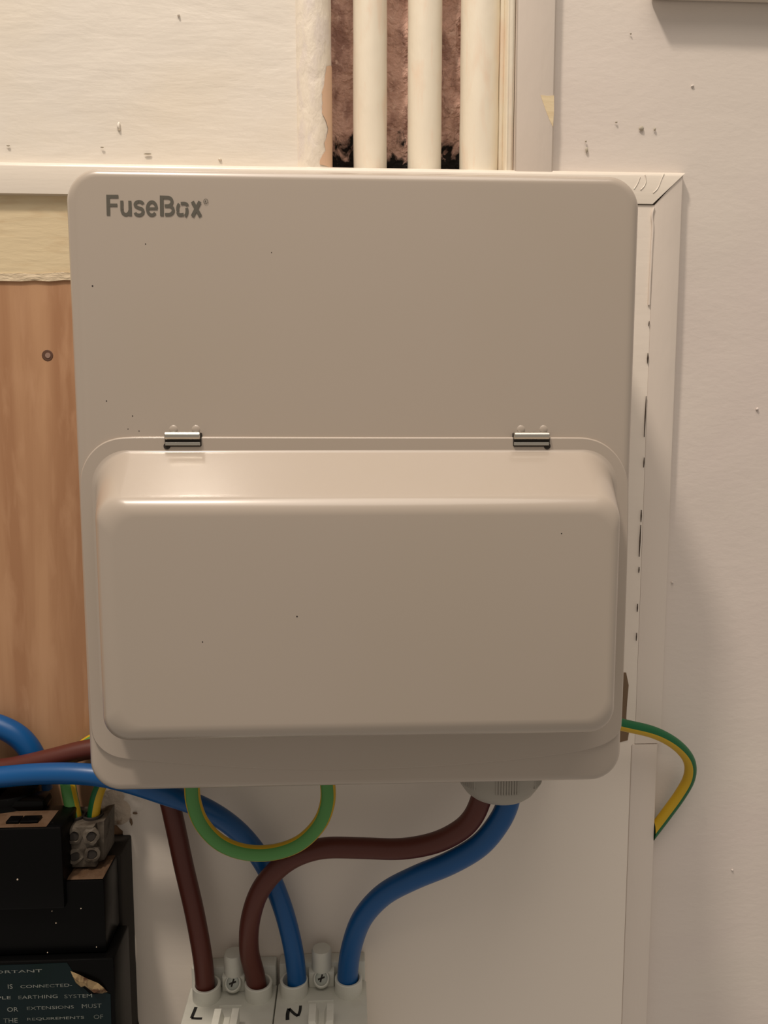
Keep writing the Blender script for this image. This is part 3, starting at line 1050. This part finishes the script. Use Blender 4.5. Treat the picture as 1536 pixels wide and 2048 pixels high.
# label
lY = -0.0543
poly = [(-60, 1933), (60, 1929), (134, 1926), (146, 1944), (156, 1966), (172, 1980), (180, 1989), (212, 1986), (221, 1989), (224, 2100), (-60, 2100)]
bm = bmesh.new()
prism(bm, [XZ(a, b, lY) for a, b in poly], lY, lY + 0.0002)
lab = link('label_plate', bm, M['label'], cut)
lab['label'] = 'dark green printed label'
fl_pts = [[(141, 1942, 0), (158, 1949, .0012), (176, 1958, .0018), (196, 1966, .0016), (208, 1976, .0008), (215, 1984, 0)],
          [(146, 1954, .0002), (156, 1962, .003), (172, 1966, .0012), (188, 1972, .0006), (200, 1980, .0022), (210, 1985, .0002)],
          [(152, 1966, .0002), (162, 1974, .0022), (170, 1972, .0008), (183, 1982, .0004), (188, 1986, .0012), (205, 1987, .0002)]]
bm = bmesh.new()
vs = [[bm.verts.new(W(a, b, lY - 0.0002 - y)) for a, b, y in row] for row in fl_pts]
for k in range(2):
    for i in range(5):
        bm.faces.new((vs[k][i], vs[k][i + 1], vs[k + 1][i + 1], vs[k + 1][i]))
bmesh.ops.solidify(bm, geom=bm.faces[:], thickness=0.00012)
fo = link('torn_foil', bm, M['foil'], lab, 20)
fo['label'] = 'curled gold torn corner of the label'
fo.parent = lab
def label_text(txt, x0, x1, y0, y1):
    cu = bpy.data.curves.new('text', 'FONT')
    cu.body = txt
    cu.size = 1
    cu.extrude = 0
    cu.resolution_u = 3
    tmp = bpy.data.objects.new('tmp', cu)
    C.objects.link(tmp)
    dg = bpy.context.evaluated_depsgraph_get()
    me = bpy.data.meshes.new_from_object(tmp.evaluated_get(dg))
    bpy.data.objects.remove(tmp)
    bpy.data.curves.remove(cu)
    xs = [v.co.x for v in me.vertices]; ys = [v.co.y for v in me.vertices]
    mx0, mx1, my0, my1 = min(xs), max(xs), min(ys), max(ys)
    a, b = W(x0, y1, lY - .00012), W(x1, y0, lY - .00012)
    for v in me.vertices:
        u = (v.co.x - mx0) / (mx1 - mx0)
        q = (v.co.y - my0) / (my1 - my0)
        v.co = Vector((a.x + (b.x - a.x) * u, a.y, a.z + (b.z - a.z) * q)) - lab.parent.location
    me.materials.append(M['print'])
    o = bpy.data.objects.new('print', me)
    C.objects.link(o)
    o.parent = lab
    return o
for t_ in [('IMPORTANT', -46, 84, 1938.5, 1948.5), ('IS', 16, 25, 1968.5, 1977.5), ('CONNECTED-', 41, 144, 1967, 1976.5), ('MULTIPLE', -62, 21.5, 1992, 2001),
           ('EARTHING', 37, 115, 1989, 1998.5), ('SYSTEM', 129, 184, 1987.5, 1996.5), ('OR', 14.6, 36, 2014, 2023.5), ('EXTENSIONS', 54, 147.5, 2010.5, 2020),
           ('MUST', 164, 203, 2007, 2016.5), ('THE', 6.8, 35, 2036, 2046), ('REQUIREMENTS', 54.7, 168, 2032, 2042), ('OF', 187.5, 206, 2029, 2038)]:
    label_text(*t_)
# pale flecks on the black front
for (px, py, r_) in [(35, 1759, 2.2), (95, 1905, 1.3), (93, 1921, 1.4), (47, 1914, 1.3), (112, 1846, 2), (162, 1817, 1.5), (104, 1822, 1.4), (193, 1894, 1.2)]:
    y = mY if px > 130 or py > 1765 else uY
    c = W(px, py, y)
    bm = bmesh.new()
    lathe(bm, (c.x, y + .0001, c.z), (0, -1, 0), [(0, r_ * .00022), (.0003, r_ * .00016)], 8)
    link('paint_fleck', bm, M['rough'], cut)

# ------------------------------------------------------------------ grubby connector on the ledge
cn = thing('strip_connector', 'grubby two way strip connector holding the green and yellow cables', 'connector', (W(175, 1735, -.04).x, -.03, zt_m))
kY = -0.0415
cx0, cx1 = W(128, 1690, kY).x, W(189, 1690, kY).x
zc1 = W(160, 1654, kY).z
bm = bmesh.new()
prism(bm, [(cx0, zt_m + .0016), (cx1, zt_m + .0016), (cx1, zc1), (cx0, zc1)], kY, kY + .021, .0012)
prism(bm, [(cx1 - .0005, zt_m + .0016), (cx1 + .0030, zt_m + .0030), (cx1 + .0040, zc1 + .001), (cx1 - .0005, zc1)], kY + .004, kY + .021, .0008)
link('body', bm, M['grubby'], cn, 40)
for px in (152, 187):
    c = W(px, 1648, -.031)
    bm = bmesh.new()
    lathe(bm, (c.x, -.031, zc1 - .001), (0, 0, 1), [(0, .0050), (.0022, .0050), (.0024, .0042), (.0012, .0040)], 20)
    link('entry', bm, M['slot'], cn, 40)
for (px, py) in ((148, 1672), (182, 1672), (150, 1712), (184, 1708)):
    c = W(px, py, kY)
    bm = bmesh.new()
    lathe(bm, (c.x, kY + .0004, c.z), (0.25, -1, 0.1), [(0, .0042), (.0014, .0038), (.0016, .0026), (.0004, .0024)], 18)
    for v in bm.verts:
        v.co += Vector((noise.noise(v.co * 420), 0.6 * noise.noise(v.co * 420 + Vector((5, 0, 0))), noise.noise(v.co * 420 + Vector((0, 9, 0))))) * 0.0009
    w_ = link('screw_well', bm, M['grubby'], cn, 40)
    bm = bmesh.new()
    lathe(bm, (c.x, kY - .0003, c.z), (0.25, -1, 0.1), [(0, .0022), (.0004, .0022)], 12)
    link('screw', bm, M['slot'], w_, 40)
